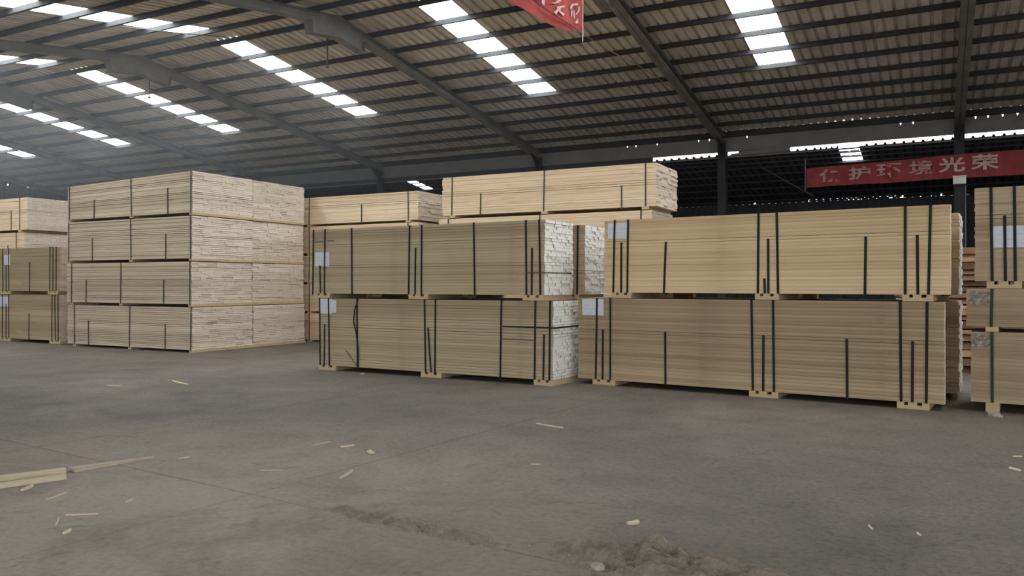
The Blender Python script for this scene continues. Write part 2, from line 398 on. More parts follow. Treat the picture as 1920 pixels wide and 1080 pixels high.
# dusty air filling the hall
HAZE = .012
m = bpy.data.materials.new('dusty air'); m.use_nodes = True; nt = m.node_tree; nt.nodes.remove(nt.nodes['Principled BSDF'])
vs_ = nt.nodes.new('ShaderNodeVolumeScatter'); vs_.inputs['Color'].default_value = (.86, .93, 1, 1); vs_.inputs['Density'].default_value = HAZE; vs_.inputs['Anisotropy'].default_value = .25
nt.links.new(vs_.outputs[0], nt.nodes['Material Output'].inputs['Volume'])
sx = nt.nodes.new('ShaderNodeSeparateXYZ'); tc = nt.nodes.new('ShaderNodeTexCoord'); nt.links.new(tc.outputs['Object'], sx.inputs[0])
mr = nt.nodes.new('ShaderNodeMapRange'); mr.inputs[1].default_value = -6.7; mr.inputs[2].default_value = -24; mr.inputs[3].default_value = 0; mr.inputs[4].default_value = HAZE
nt.links.new(sx.outputs[0], mr.inputs[0]); nt.links.new(mr.outputs[0], vs_.inputs['Density'])
hz = MB(); hz.box((XL + .1, YF - .1, 4.1), (-6.7, YE - .2, 8.6)); hz = hz.build('dusty_air_haze', m); tag(hz, 'thin dusty haze hanging under the roof around the left skylights', 'haze', kind='stuff')

# ------------------------------------------------------------------ timber bundles
def tone_walk(n):
    t = []; v = rnd.random()
    for i in range(n):
        v = max(0, min(1, v + rnd.uniform(-.45, .45))); t.append(v)
    return t
def bundle(spec):
    """local frame: x along the boards, y into the stack, z up; root at the middle of the bundle's base"""
    L, W, H, zb = spec['L'], spec['W'], spec['H'], spec['z0']
    a = spec['at']; yaw = RAD(spec['yaw']); bt = spec.get('bt', .08)
    cx, cy = L / 2, W / 2
    root = empty('timber_bundle', (a[0] + cx * cos(yaw) - cy * sin(yaw), a[1] + cx * sin(yaw) + cy * cos(yaw), zb), yaw)
    tag(root, spec['label'], 'timber bundle', spec.get('group'))
    off = (-cx, -cy, 0)
    m_ = M[spec['mat']]; em = M['paint'] if spec.get('painted') else M['sawn']
    nl, nc = spec['layers'], spec['cols']; je, jf = spec.get('je', .01), spec.get('jf', .003)
    mode = spec.get('single', 'none')
    tones = tone_walk(nl); z = bt; hl = (H - bt) / nl
    seams = [h[1] - zb for h in spec.get('half', ())][:1]; seam_i = round((seams[0] - bt) / hl) - 1 if seams else -1
    pool = MB(); rough = spec.get('rough', 0)
    def sag(k): return 0
    for i in range(nl):
        t = hl * (1 + (rough * rnd.uniform(-.25, .25)))
        z1 = bt + (i + 1) * hl if i < nl - 1 else H
        if rough and i < nl - 1: z1 += rnd.uniform(-.15, .15) * hl * rough
        gap = .0012 + .003 * rough * rnd.random() + (.007 + .006 * rough if i == seam_i else 0) + (.006 if spec.get('painted') and rnd.random() < .14 else 0)
        # widths of the boards in this layer
        ws = [1 + spec.get('wj', .25) * rnd.uniform(-1, 1) for _ in range(nc)]; sw = sum(ws); y = 0.
        dxl = rnd.uniform(-je, je) * .6
        for j in range(nc):
            y1 = y + W * ws[j] / sw; tn = max(0, min(1, tones[i] + rnd.uniform(-.18, .18)))
            ge = .0003 if rough else .0012
            f0 = y + (rnd.uniform(-jf, jf) if j == 0 else ge); f1 = y1 - ge - (.008 if spec.get('painted') and rnd.random() < .12 else 0) + (rnd.uniform(-jf, jf) if j == nc - 1 else 0)
            xa = rnd.uniform(-je, je); xb = L + rnd.uniform(-je, je) + dxl - spec.get('rake', 0) * (y + y1) / 2 / W
            if rough: gap = .0012 + .013 * rough * rnd.random() ** 3.5 + (.011 if i == seam_i else 0)
            one = mode == 'all' or (mode == 'front' and j == 0)
            if one:
                b_ = MB(); c_ = (L / 2, (f0 + f1) / 2, (z + z1) / 2)
                b_.box((xa - c_[0], f0 - c_[1], z + gap / 2 - c_[2]), (xb - c_[0], f1 - c_[1], z1 - gap / 2 - c_[2]), tn, 0, 1)
                b_.build('board', [m_, em], root, (c_[0] + off[0], c_[1] + off[1], c_[2]))
            else:
                pool.box((xa + off[0], f0 + off[1], z + gap / 2), (xb + off[0], f1 + off[1], z1 - gap / 2), tn, 0, 1)
            y = y1
        z = z1
    if pool.v:
        o = pool.build('board_pack', [m_, em], root); tag(o, kind='stuff')
    sm = M[spec.get('strapmat', 'strap')]; sw = spec.get('sw', .031); e = .0045 + jf; th = .002; eh = .0015
    for s in spec.get('full', ()):
        lean = rnd.uniform(-.012, .012); x0 = s + off[0]; lo = spec.get('slo', bt - .02)
        b_ = MB()
        def strip(p, q):  # vertical strip leaning slightly
            for yy, y2 in ((-e - th, -e), (W + e, W + e + th)):
                b_.prism([(x0 - sw / 2 + p, lo), (x0 + sw / 2 + p, lo), (x0 + sw / 2 + q, H + eh), (x0 - sw / 2 + q, H + eh)], 'Y', yy + off[1], y2 + off[1])
        strip(lean, -lean)
        b_.box((x0 - sw / 2 - lean, off[1] - e - th, H + eh), (x0 + sw / 2 - lean, off[1] + W + e + th, H + eh + th))
        b_.box((x0 - sw / 2 + lean, off[1] - e - th, lo - th), (x0 + sw / 2 + lean, off[1] + W + e + th, lo))
        b_.build('strap', sm, root, fix=True)
    for h in spec.get('half', ()):
        x0 = h[0] + off[0]; h_ = h[1] - zb; lean = h[2] if len(h) > 2 else rnd.uniform(-.012, .012); lo = spec.get('slo', bt - .02)
        b_ = MB()
        b_.prism([(x0 - sw / 2 + lean, lo), (x0 + sw / 2 + lean, lo), (x0 + sw / 2, h_), (x0 - sw / 2, h_)], 'Y', off[1] - e - th, off[1] - e)
        b_.box((x0 - sw / 2, off[1] - e - th, h_), (x0 + sw / 2, off[1] + .004, h_ + th))
        b_.build('short_strap', sm, root, fix=True)
    for k, (p, q) in enumerate(spec.get('bear', ())):
        b_ = MB(); p += off[0]; q += off[0]; y0, y1 = off[1] - .012, off[1] + W + .012; wd = q - p
        if wd > .2 and bt > .05:
            b_.box((p, y0, 0), (q, y1, bt * .55), .55)
            for u, v in ((0, .22), (.34, .62), (.78, 1)): b_.box((p + wd * u, y0, bt * .55), (p + wd * v, y1, bt), .5)
        else: b_.box((p, y0, 0), (q, y1, bt), .5)
        b_.build('bearer', M['bearer'], root)
    for (x0, z1), (x1, z0), kind in spec.get('sheets', ()):
        cxx, czz = (x0 + x1) / 2, (z0 + z1) / 2
        b_ = MB(); hw, hh = (x1 - x0) / 2, (z1 - z0) / 2; n = 8
        for i in range(n + 1):
            for s_ in (-1, 1):
                u = -hw + 2 * hw * i / n; b_.v.append((u, -.0006 * sin(i * 1.7), s_ * hh))
        for i in range(n): b_.f.append((2 * i, 2 * i + 2, 2 * i + 3, 2 * i + 1))
        k0 = len(b_.v); b_.v += [(x_, y_ + .0008, z_) for x_, y_, z_ in b_.v[:k0]]
        for i in range(n): b_.f.append((k0 + 2 * i, k0 + 2 * i + 1, k0 + 2 * i + 3, k0 + 2 * i + 2))
        b_.t = [.5] * len(b_.f); b_.mi = [0] * len(b_.f)
        o = b_.build('paper_tag' if kind == 'tag' else 'sticker', M[kind], root, (cxx + off[0], off[1] - jf - .0022, czz - zb))
        if kind == 'mottled': o['label'] = 'mottled dark sticker'
    d = spec.get('droop', 0)
    if d:                                                       # the load settled lower at its far left end
        for ch in root.children:
            for v in ch.data.vertices:
                u = max(0, min(1, .5 - v.co.x / L)); v.co.z -= (d * u ** 1.3 + .03 * max(0, (abs(v.co.x) / L * 2 - .9) * 10) ** 2) * max(0, v.co.z / H)
    return root, off

GC = 'strapped bundles with white painted ends'; GR = 'wide strapped bundles on the right'; GL = 'pale rough bundles in the tall block'
yC, yR, yG = -2.12, -5.5, -5.0
P = lambda a, yaw, dx, dy: (a[0] + dx * cos(RAD(yaw)) - dy * sin(RAD(yaw)), a[1] + dx * sin(RAD(yaw)) + dy * cos(RAD(yaw)))
C0 = (-9.56, 10.79); R0 = (-4.79, 11.14); G0 = (.35, 10.90)
b1, o1 = bundle(dict(at=C0, yaw=yC, L=4.60, W=.98, H=1.245, z0=0, layers=26, cols=8, mat='pine_olive', painted=1, single='all', je=.009, group=GC, wj=.35,
    label='white-ended timber bundle on the floor with a bowed loose strap near its left',
    full=[.23, .02, .87, 2.29, 2.49, 3.71, 4.30, 4.545], half=[(.13, .79), (2.35, .79, .06), (4.45, .75)], bear=[(.0, .39), (2.21, 2.61), (4.28, 4.60)],
    sheets=[((.0, 1.235), (.30, .98), 'tag'), ((.27, 1.22), (.40, 1.0), 'tag')]))
b2, o2 = bundle(dict(at=P(C0, yC, -.17, .0), yaw=yC, L=4.63, W=.95, H=1.195, z0=1.25, bt=.08, layers=25, cols=8, mat='pine_olive', painted=1, single='all', je=.009, group=GC, wj=.35,
    label='white-ended strapped timber bundle lying on top of the floor bundle with the bowed loose strap',
    full=[.03, .30, .92, 2.14, 2.39, 3.40, 4.32, 4.55], half=[(.19, 1.82), (2.27, 2.08), (4.42, 2.03)], bear=[(.06, .43), (2.13, 2.52), (4.26, 4.61)],
    sheets=[((.07, 2.05), (.41, 1.81), 'tag')]))
bundle(dict(at=P((-4.93, 11.74), -2, -4.6, 0), yaw=-2, L=4.6, W=.95, H=1.245, z0=0, layers=26, cols=8, mat='pine_olive', painted=1, je=.009, group=GC,
    label='strapped bundle on the floor mostly hidden behind the white-ended floor bundle', full=[.2, .5, 2.2, 2.5, 4.1, 4.45], bear=[(.15, .5), (2.15, 2.55), (4.1, 4.5)]))
bundle(dict(at=P((-4.93, 11.74), -2, -4.6, 0), yaw=-2, L=4.6, W=.95, H=1.18, z0=1.25, layers=26, cols=8, mat='pine_olive', painted=1, je=.009, group=GC,
    label='strapped bundle peeking out behind the upper white-ended bundle, only its white end showing', full=[.2, .5, 2.2, 2.5, 4.1, 4.47], bear=[(.15, .5), (2.15, 2.55), (4.1, 4.5)]))
bundle(dict(at=R0, yaw=yR, L=4.89, W=.95, H=1.285, z0=0, layers=26, cols=7, mat='pine_brown', single='front', group=GR, jf=.003, je=.004, rake=.085,
    label='long tan timber bundle lying on the floor, paper tag at its upper left corner',
    full=[.31, .54, 2.63, 2.91, 4.42, 4.70], half=[(.42, .82), (1.4, .82), (2.78, .82), (3.81, .81), (4.55, .81)], bear=[(.25, .62), (2.59, 2.97), (4.38, 4.73)],
    sheets=[((.07, 1.27), (.43, 1.03), 'tag')]))
bundle(dict(at=P(R0, yR, .44, 0), yaw=yR, L=4.51, W=.95, H=1.14, z0=1.29, layers=24, cols=7, mat='pine_warm', single='front', group=GR, jf=.003, je=.004, rake=.085,
    label='long tan timber bundle stacked on the long floor bundle, leaning short strap near its left',
    full=[.16, .38, 2.27, 2.52, 4.03, 4.29], half=[(.28, 2.10), (.97, 2.09, -.03), (2.40, 2.09), (2.35, 1.57), (3.59, 2.08), (4.16, 2.08)], bear=[(.13, .44), (2.23, 2.54), (4.0, 4.33)],
    sheets=[((.06, 2.39), (.39, 2.16), 'tag')]))
for z0, H, lb in ((0, 1.27, 'lower'), (1.276, 1.14, 'upper')):
    bundle(dict(at=P((.25, 11.80), yR, -4.5, 0), yaw=yR, L=4.5, W=.95, H=H, z0=z0, layers=25, cols=8, mat='pine_warm', painted=1, je=.009, rake=.04, group=GR,
        label='%s bundle in the second row, white end edge showing past the long tan bundles' % lb, full=[.3, .6, 2.2, 2.5, 4.0, 4.3], bear=[(.25, .6), (2.2, 2.55), (4.0, 4.3)]))
gk = dict(yaw=yG, L=4.7, W=1.0, cols=7, mat='pine_dull', single='front', jf=.004, je=.006, strapmat='strap_green', group='bundles at the right edge')
bundle(dict(gk, at=G0, H=.935, z0=0, bt=.11, layers=19, label='green-strapped floor bundle at the right edge with mottled sticker, lowest of the three there',
    full=[.215, 2.4, 4.4], bear=[(.15, .29), (2.3, 2.45), (4.3, 4.45)], sheets=[((.01, .91), (.23, .75), 'mottled')]))
bundle(dict(gk, at=P(G0, yG, -.05, 0), H=.50, z0=.94, bt=.055, layers=10, label='thin bundle with mottled sticker, middle of the three stacked at the right edge',
    full=[.26, 2.4, 4.4], bear=[(.2, .33), (2.3, 2.45), (4.3, 4.45)], sheets=[((.04, 1.41), (.26, 1.25), 'mottled')]))
bundle(dict(gk, at=P(G0, yG, .04, 0), H=1.18, z0=1.4445, bt=.085, layers=24, strapmat='strap', label='black-strapped bundle with wide paper tag, topmost of the three at the right edge',
    full=[.17, .40, 2.2, 2.5, 4.3], half=[(.30, 2.29)], bear=[(.12, .47), (2.2, 2.55), (4.1, 4.45)], sheets=[((.18, 2.17), (.51, 1.92), 'tag')]))
# tall block on the left: four levels, two bundles deep
L0 = (-18.66, 12.08); yL = 0
LS = [(0.0, [.28, 2.30, 4.32], [(.81, .63), (3.50, .61)], 'bottom'), (1.0, [.19, 2.01, 4.31], [(.75, 1.59), (3.47, 1.58)], 'second lowest'),
      (2.0, [.06, 2.34, 4.31], [(.96, 2.57), (3.52, 2.61)], 'third from the floor'), (3.0, [.08, 2.34, 4.31], [(1.02, 3.53), (3.57, 3.63)], 'topmost')]
dxF = [.0, -.02, .0, .01]; dxB = [.015, -.02, -.03, .0]
for k, (z0, full, half, w_) in enumerate(LS):
    for row in (0, 1):
        bundle(dict(at=P(L0, yL, (dxF if row == 0 else dxB)[k] + .02 * (row == 0), row * 1.765), yaw=yL, L=4.35, W=1.735, H=.985, z0=z0, bt=.055, layers=22, cols=7, mat='pine_pale', droop=.11 if z0 == 3.0 else 0,
            je=.009, jf=.008, rough=1, wj=.5, strapmat='strap_thin', sw=.03, slo=.03, group=GL, full=full, half=half if row == 0 else (),
            bear=[(f - .05, f + .05) for f in full],
            label='pale rough bundle, %s of four in the %s tall column' % (w_, 'front' if row == 0 else 'rear')))
# strapped pair at the left edge
lk = dict(at=(-24.0, 12.30), yaw=-.4, L=4.80, W=1.0, layers=26, cols=8, mat='pine_olive', group='strapped pair at the left edge')
bundle(dict(lk, z0=0, H=1.225, label='strapped bundle with paper tag on the floor at the left edge beside the tall block', full=[.3, .6, 2.30, 2.59, 4.45, 4.58, 4.70], half=[(2.47, .97), (3.48, .75)],
    bear=[(.2, .65), (2.18, 2.66), (4.35, 4.79)], sheets=[((2.18, 1.16), (2.57, .90), 'tag')]))
bundle(dict(lk, z0=1.23, H=1.185, label='strapped bundle with paper tag on another one at the left edge, second level', full=[.3, .6, 2.32, 2.59, 4.36, 4.49, 4.62], half=[(2.47, 1.99), (3.51, 2.05)],
    bear=[(.2, .65), (2.18, 2.66), (4.3, 4.7)], sheets=[((2.37, 2.26), (2.66, 1.99), 'tag')]))
for k in range(4):
    bundle(dict(at=(-27.6 - (.16 if k == 2 else 0), 13.75), yaw=0, L=4.53, W=1.5, H=.985, z0=k * 1.0, bt=.06, layers=19, cols=11, mat='pine_cream', je=.008, jf=.005, rough=.6, strapmat='strap_thin', slo=.03,
        group='cream bundles behind the left edge pair', full=[.3, 2.2, 4.17], half=[(3.75, k + .63)], bear=[(.2, .32), (2.1, 2.25), (4.1, 4.25)],
        label='cream bundle, %s of the stack behind the tagged pair at the left edge' % ('lowest', 'second', 'third', 'topmost')[k]))
# thin five-level stack behind the tall block
for k in range(5):
    bundle(dict(at=(-15.5, 15.8), yaw=0, L=4.56, W=1.4, H=.739, z0=k * .745, bt=.05, layers=15, cols=10, mat='pine_cream', je=.008, jf=.006, rough=.6, strapmat='strap_thin', slo=.03,
        group='five-level stack behind', full=[.3, 1.17, 4.28], half=[(2.87, k * .745 + .49)], bear=[(.25, .35), (1.1, 1.25), (4.2, 4.35)],
        label='thin cream bundle, %s level of the five-high stack' % ('first', 'second', 'third', 'fourth', 'top')[k]))
# stack behind the white-ended bundles, its top one stands highest in the middle
for k in range(4):
    bundle(dict(at=(-10.05 - (.0 if k == 3 else .1), 15.5), yaw=0, L=5.08, W=1.45, H=.93 if k == 3 else .985, z0=k * 1.0, bt=.06, layers=18, cols=9, mat='pine_cream', je=.012, jf=.004, rough=.3, strapmat='strap_thin', slo=.03,
        group='cream stack behind the white-ended bundles', full=[.26, 2.59, 4.86], half=[(1.02, k + .53), (4.35, k + .51)], bear=[(.2, .35), (2.52, 2.67), (4.78, 4.93)],
        label=('bottom cream bundle hidden behind the white-ended bundles', 'second cream bundle up, hidden behind the white-ended bundles', 'cream bundle below the highest one, only its top strip showing', 'clean cream bundle on top in the middle, highest above the white-ended bundles')[k]))
# crossed strap and corner strap on the floor bundle with white ends
q = lambda x, z, y=-.016: (x + o1[0], y + o1[1], z)
b_ = MB()
pts = [(.90, 1.24), (.82, 1.05), (.80, .85), (.86, .65), (.90, .4), (.90, .09)]
for (xa, za), (xb, zb) in zip(pts, pts[1:]): b_.prism([(xa - .012, za), (xa + .012, za), (xb + .012, zb), (xb - .012, zb)], 'Y', -.022, -.019)
b_.v = [(x + o1[0], y + o1[1], z) for x, y, z in b_.v]; o = b_.build('loose_strap', M['strap'], b1, fix=True); o['label'] = 'loose bowed strap'
b_ = MB(); pts = [(.63, .36), (.74, .24), (.88, .10)]
for (xa, za), (xb, zb) in zip(pts, pts[1:]): b_.prism([(xa - .008, za), (xa + .008, za), (xb + .008, zb), (xb - .008, zb)], 'Y', -.022, -.019)
b_.v = [(x + o1[0], y + o1[1], z) for x, y, z in b_.v]; o = b_.build('loose_strap', M['strap_thin'], b1, fix=True); o['label'] = 'thin diagonal strap tail'
b_ = MB(); b_.box((3.75, -.018, .84), (4.64, -.015, .866)); b_.box((4.637, -.018, .84), (4.64, .99, .866))
b_.v = [(x + o1[0], y + o1[1], z) for x, y, z in b_.v]; o = b_.build('corner_strap', M['strap'], b1); o['label'] = 'strap running around the white end'
b_ = MB(); b_.box((3.71, -.018, .655), (4.28, -.015, .67)); b_.v = [(x + o1[0], y + o1[1], z) for x, y, z in b_.v]; b_.build('corner_strap', M['strap_thin'], b1)

b_ = MB(); b_.box((.02, -.012, .975), (.33, -.0095, .99)); b_.box((.38, -.012, .985), (.52, -.0095, 1.0)); b_.v = [(x + o2[0], y + o2[1], z) for x, y, z in b_.v]; b_.build('corner_strap', M['strap_thin'], b2)
b_ = MB(); b_.box((4.30, -.012, .405), (4.655, -.0095, .42)); b_.box((4.652, -.012, .405), (4.655, .86, .42)); b_.v = [(x + o2[0], y + o2[1], z) for x, y, z in b_.v]; b_.build('corner_strap', M['strap_thin'], b2)

# rough brown slab stack seen through the gap on the right
st = empty('slab_stack', (1.3, 16.1, 0)); tag(st, 'stack of rough brown slabs seen through the gap left of the right edge bundles', 'slab stack')
z = 0
for i in range(19):
    h = rnd.uniform(.075, .145)
    for j in range(3):
        y0 = -.75 + j * .52; xa = -1.9 + rnd.uniform(-.12, .12); xb = 2.1 + rnd.uniform(-.15, .15); b_ = MB(); n = 7; tn = rnd.random() ** 2
        jag = [rnd.uniform(0, .055) for _ in range(n + 1)]; tp = [rnd.uniform(0, .02) for _ in range(n + 1)]
        for k in range(n + 1):
            x_ = xa + (xb - xa) * k / n
            b_.v += [(x_, y0 + jag[k], z), (x_, y0 + .48, z), (x_, y0 + .44, z + h - .008 - tp[k]), (x_, y0 + jag[k] + .05 * rnd.random(), z + h - .008 - tp[k])]
        for k in range(n):
            for s_ in range(4): b_.f.append((4 * k + s_, 4 * k + 4 + s_, 4 * k + 4 + (s_ + 1) % 4, 4 * k + (s_ + 1) % 4))
        b_.f += [(0, 1, 2, 3), (4 * n + 3, 4 * n + 2, 4 * n + 1, 4 * n)]
        b_.t = [tn] * len(b_.f); b_.mi = [0] * len(b_.f); b_.build('slab', M['slab'], st, fix=True)
    z += h

# ------------------------------------------------------------------ banners and wall fittings
def glyph_text(s, size, font_parent, name, m_, xf):
    cu = bpy.data.curves.new(name, 'FONT'); cu.body = s; cu.size = size; cu.extrude = .002; cu.resolution_u = 3
    cu.offset = .014
    t = bpy.data.objects.new(name, cu); COL.objects.link(t)
    dg = bpy.context.evaluated_depsgraph_get(); dg.update()
    me = bpy.data.meshes.new_from_object(t.evaluated_get(dg)); bpy.data.objects.remove(t)
    me.materials.clear(); me.materials.append(m_)
    return me
# long banner hung in front of the lean-to
BL_, BW, BH = -3.52, 6.6, .58
bn = empty('banner', (BL_, 25.72, 4.46)); tag(bn, 'long red banner with white characters hanging under the light slot', 'banner')
b_ = MB(); nx, nz = 40, 4
def bz(u): return .008 * sin(u * 2.1) - .035 + .05 * min(1, u / 5)
for i in range(nx + 1):
    for j in range(nz + 1):
        u = BW * i / nx; v = BH * (1 + .17 * min(1, u / 5)) * j / nz
        b_.v.append((u, .02 * sin(u * 3.1 + j) + .012 * sin(u * 7), v + bz(u)))
k0 = len(b_.v); b_.v += [(x_, y_ + .004, z_) for x_, y_, z_ in b_.v]
for i in range(nx):
    for j in range(nz):
        a = i * (nz + 1) + j; q4 = (a, a + nz + 1, a + nz + 2, a + 1); b_.f.append(q4); b_.f.append(tuple(k0 + t for t in reversed(q4)))
b_.t = [.5] * len(b_.f); b_.mi = [0] * len(b_.f); b_.build('cloth', M['red'], bn)
b_ = MB(); b_.box((-.05, -.02, -.12), (-.02, .02, .85)); b_.build('end_pole', M['dark'], bn)
for i, ch in enumerate('保护环境光荣'):
    me = glyph_text(ch, .50, bn, 'character', M['glyph' if i > 3 else 'glyph_worn'], None)
    xs = [v.co.x for v in me.vertices]; zs_ = [v.co.y for v in me.vertices]
    if not xs: continue
    x0, x1, y0, y1 = min(xs), max(xs), min(zs_), max(zs_)
    gx = [.37, 1.18, 1.94, 2.80, 3.55, 4.34][i]; gw = [.66, .62, .66, .60, .66, .68][i]; gh = .39 + .008 * i
    for v in me.vertices:
        X = gx + (v.co.x - x0) / (x1 - x0) * gw; Z = .125 + .012 * i + (v.co.y - y0) / (y1 - y0) * gh + bz(gx)
        v.co = (X, -.04 + v.co.z * .6, Z)
    link('character', me, bn)
# red banner hanging from the roof, running away from the camera
dirb = (.16, .987); ang = math.atan2(dirb[1], dirb[0])
bb = empty('banner', (-5.921, 13.994, 6.2427), ang); tag(bb, 'red banner with white brushed characters hanging high under the roof, cord at its corner', 'banner')
b_ = MB(); nx, nz = 28, 6; LB = 4.4
edge = [(0, .006), (-.13, .03), (-.374, -.062), (-.533, -.089), (-1.144, -.076), (-1.854, -.059), (-2.318, -.029), (-4.5, .05)]
def eb(u):
    for (a, za), (c, zc) in zip(edge, edge[1:]):
        if c <= u <= a: return za + (zc - za) * (a - u) / (a - c)
    return edge[-1][1]
for i in range(nx + 1):
    u = -LB * i / nx
    for j in range(nz + 1):
        v = eb(u) + (.72 - eb(u)) * j / nz
        b_.v.append((u, .03 * sin(u * 4 + v * 5) * min(1, -u * 3) + (.04 if j == 0 else 0), v))
k0 = len(b_.v); b_.v += [(x_, y_ + .004, z_) for x_, y_, z_ in b_.v]
for i in range(nx):
    for j in range(nz):
        a = i * (nz + 1) + j; q4 = (a, a + 1, a + nz + 2, a + nz + 1); b_.f.append(q4); b_.f.append(tuple(k0 + t for t in reversed(q4)))
b_.t = [.5] * len(b_.f); b_.mi = [0] * len(b_.f); b_.build('cloth', M['red_pale'], bb)
b_ = MB(); b_.tube([(-4.0, -.045, .22), (-1.717, -.05, .141), (-1.144, -.05, .067), (-.374, -.04, .003), (-.2, -.03, -.01)], .008); b_.build('seam', M['dark'], bb)
b_ = MB(); b_.tube([(-.006, .0, .75), (-.006, 0, .0), (-.012, 0, -.17)], .011); b_.build('cord', M['cord'], bb)
strokes = [[[(-1.13, .248), (-1.011, .289), (-.875, .387), (-.752, .422), (-.89, .315), (-1.026, .256)], [(-.95, .23), (-.69, .323), (-.69, .289), (-.813, .242), (-.844, .182), (-.93, .179)],
     [(-.93, .195), (-.844, .182), (-.905, .166), (-.965, .082), (-1.04, .104), (-.95, .179)], [(-.905, .166), (-.844, .182), (-.69, .172), (-.736, .113)]],
    [[(-.517, .332), (-.454, .415), (-.261, .486), (-.228, .455), (-.406, .397), (-.486, .288)], [(-.486, .288), (-.43, .301), (-.45, .179), (-.486, .175)], [(-.406, .292), (-.36, .332), (-.352, .187), (-.39, .174)],
     [(-.228, .42), (-.179, .451), (-.195, .358), (-.293, .257), (-.33, .257), (-.244, .345)], [(-.358, .086), (-.244, .204), (-.244, .111)]],
    [[(-1.577, .20), (-1.50, .42), (-1.44, .42), (-1.46, .20)], [(-1.42, .16), (-1.36, .45), (-1.30, .45), (-1.34, .14)], [(-1.62, .44), (-1.28, .56), (-1.28, .51), (-1.6, .39)]]]
for st_ in strokes:
    b_ = MB()
    for pl_ in st_: b_.prism(pl_, 'Y', -.047, -.044)
    b_.build('character', M['glyph_w'], bb, fix=True)
# white box on the column below the long banner, pale pipe beside that column
wb = empty('wall_box', (.55, 25.79, 4.28)); tag(wb, 'white box lamp on the column under the long red banner', 'lamp')
b_ = MB(); b_.box((-.16, -.12, .02), (.16, .05, .24)); b_.build('housing', M['white'], wb)
b_ = MB(); b_.prism([(-.16, .02), (.16, .02), (.12, .07), (-.12, .07)], 'Y', -.14, -.12); b_.box((-.17, -.14, .21), (.17, .05, .25)); b_.build('rim', M['white'], wb, fix=True)
b_ = MB(); b_.tube([(.70, 25.80, 0), (.70, 25.80, 2.0), (.70, 25.80, 4.26)], .02); tag(b_.build('downpipe', M['fascia']), 'thin pale pipe running up beside the column under the white box', 'pipe')
b_ = MB(); b_.tube([(-4.9, 26.02, 5.18), (-4.1, 26.02, 4.66), (-3.35, 26.02, 4.18)], .018); o = b_.build('brace_rod', M['dark']); o.parent = lt; o.location = (0, -26.1, -5.6)
b_ = MB(); b_.tube([(-7.5, 17.3, zs(17.3) - .19), (-7.3, 18.32, zs(18.3) - .2), (-6.78, 19.78, zs(19.8) - .2), (-6.4, 21.6, zs(21.6) - .19)], .012); tag(b_.build('roof_cable', M['wire']), 'pale dusty cable slung under the purlins below the hanging red banner', 'cable')
b_ = MB(); b_.tube([(-16.6, 12.1, zs(12.1) - .19), (-16.35, 13.5, zs(13.5) - .2), (-16.1, 14.6, zs(14.6) - .19)], .012); tag(b_.build('roof_wire', M['dark']), 'dark wire crossing beneath the bright skylight panes at upper left', 'wire')
for x_, y_, lb in ((-13.45, 15.47, 'thin dark rod hanging from the second rafter beside the skylights'), (-20.2, 15.56, 'thin dark rod hanging from the rafter farther left')):
    b_ = MB(); b_.tube([(0, 0, 0), (0, 0, -.5), (0, 0, -1.0)], .016); b_.box((-.03, -.03, -1.05), (.03, .03, -1.0)); o = b_.build('hanging_rod', M['dark'], None, (x_, y_, zs(y_) - .02)); tag(o, lb, 'rod')

# ------------------------------------------------------------------ floor litter
def plank(x, y, dx, dy, L, w_, h, label, m_, taper=1., z=0.):
    n = math.hypot(dx, dy); a = math.atan2(dy, dx); b_ = MB(); N = 8
    for i in range(N + 1):
        u = -L * (1 - i / N); k = 1 - (1 - taper) * (i / N); j = .004 * sin(i * 2.3)
        b_.v += [(u, -w_ / 2 * k + j, 0), (u, w_ / 2 * k + j, 0), (u, w_ / 2 * k * .92 + j, h * k), (u, -w_ / 2 * k * .92 + j, h * k + .002 * sin(i))]
    for i in range(N):
        for s_ in range(4): b_.f.append((4 * i + s_, 4 * i + 4 + s_, 4 * i + 4 + (s_ + 1) % 4, 4 * i + (s_ + 1) % 4))
    b_.f += [(0, 1, 2, 3), (4 * N + 3, 4 * N + 2, 4 * N + 1, 4 * N)]
    b_.t = [.6] * len(b_.f); b_.mi = [0] * len(b_.f)
    o = b_.build('plank', m_, None, (x, y, z), fix=True); o.rotation_euler = (0, 0, a); tag(o, label, 'plank', 'planks on the floor')
plank(-6.115, 3.945, .415, .91, 1.6, .072, .036, 'pale squared plank on the floor, rear one of the pair at the left edge', M['chip'])
plank(-5.925, 3.825, .373, .928, 1.5, .062, .032, 'pale squared plank on the floor, front one of the pair at the left edge', M['chip'])
plank(-5.975, 4.64, .19, .98, .66, .11, .03, 'grey tapered plank pointing away past the two pale planks', M['chip_grey'], .35)
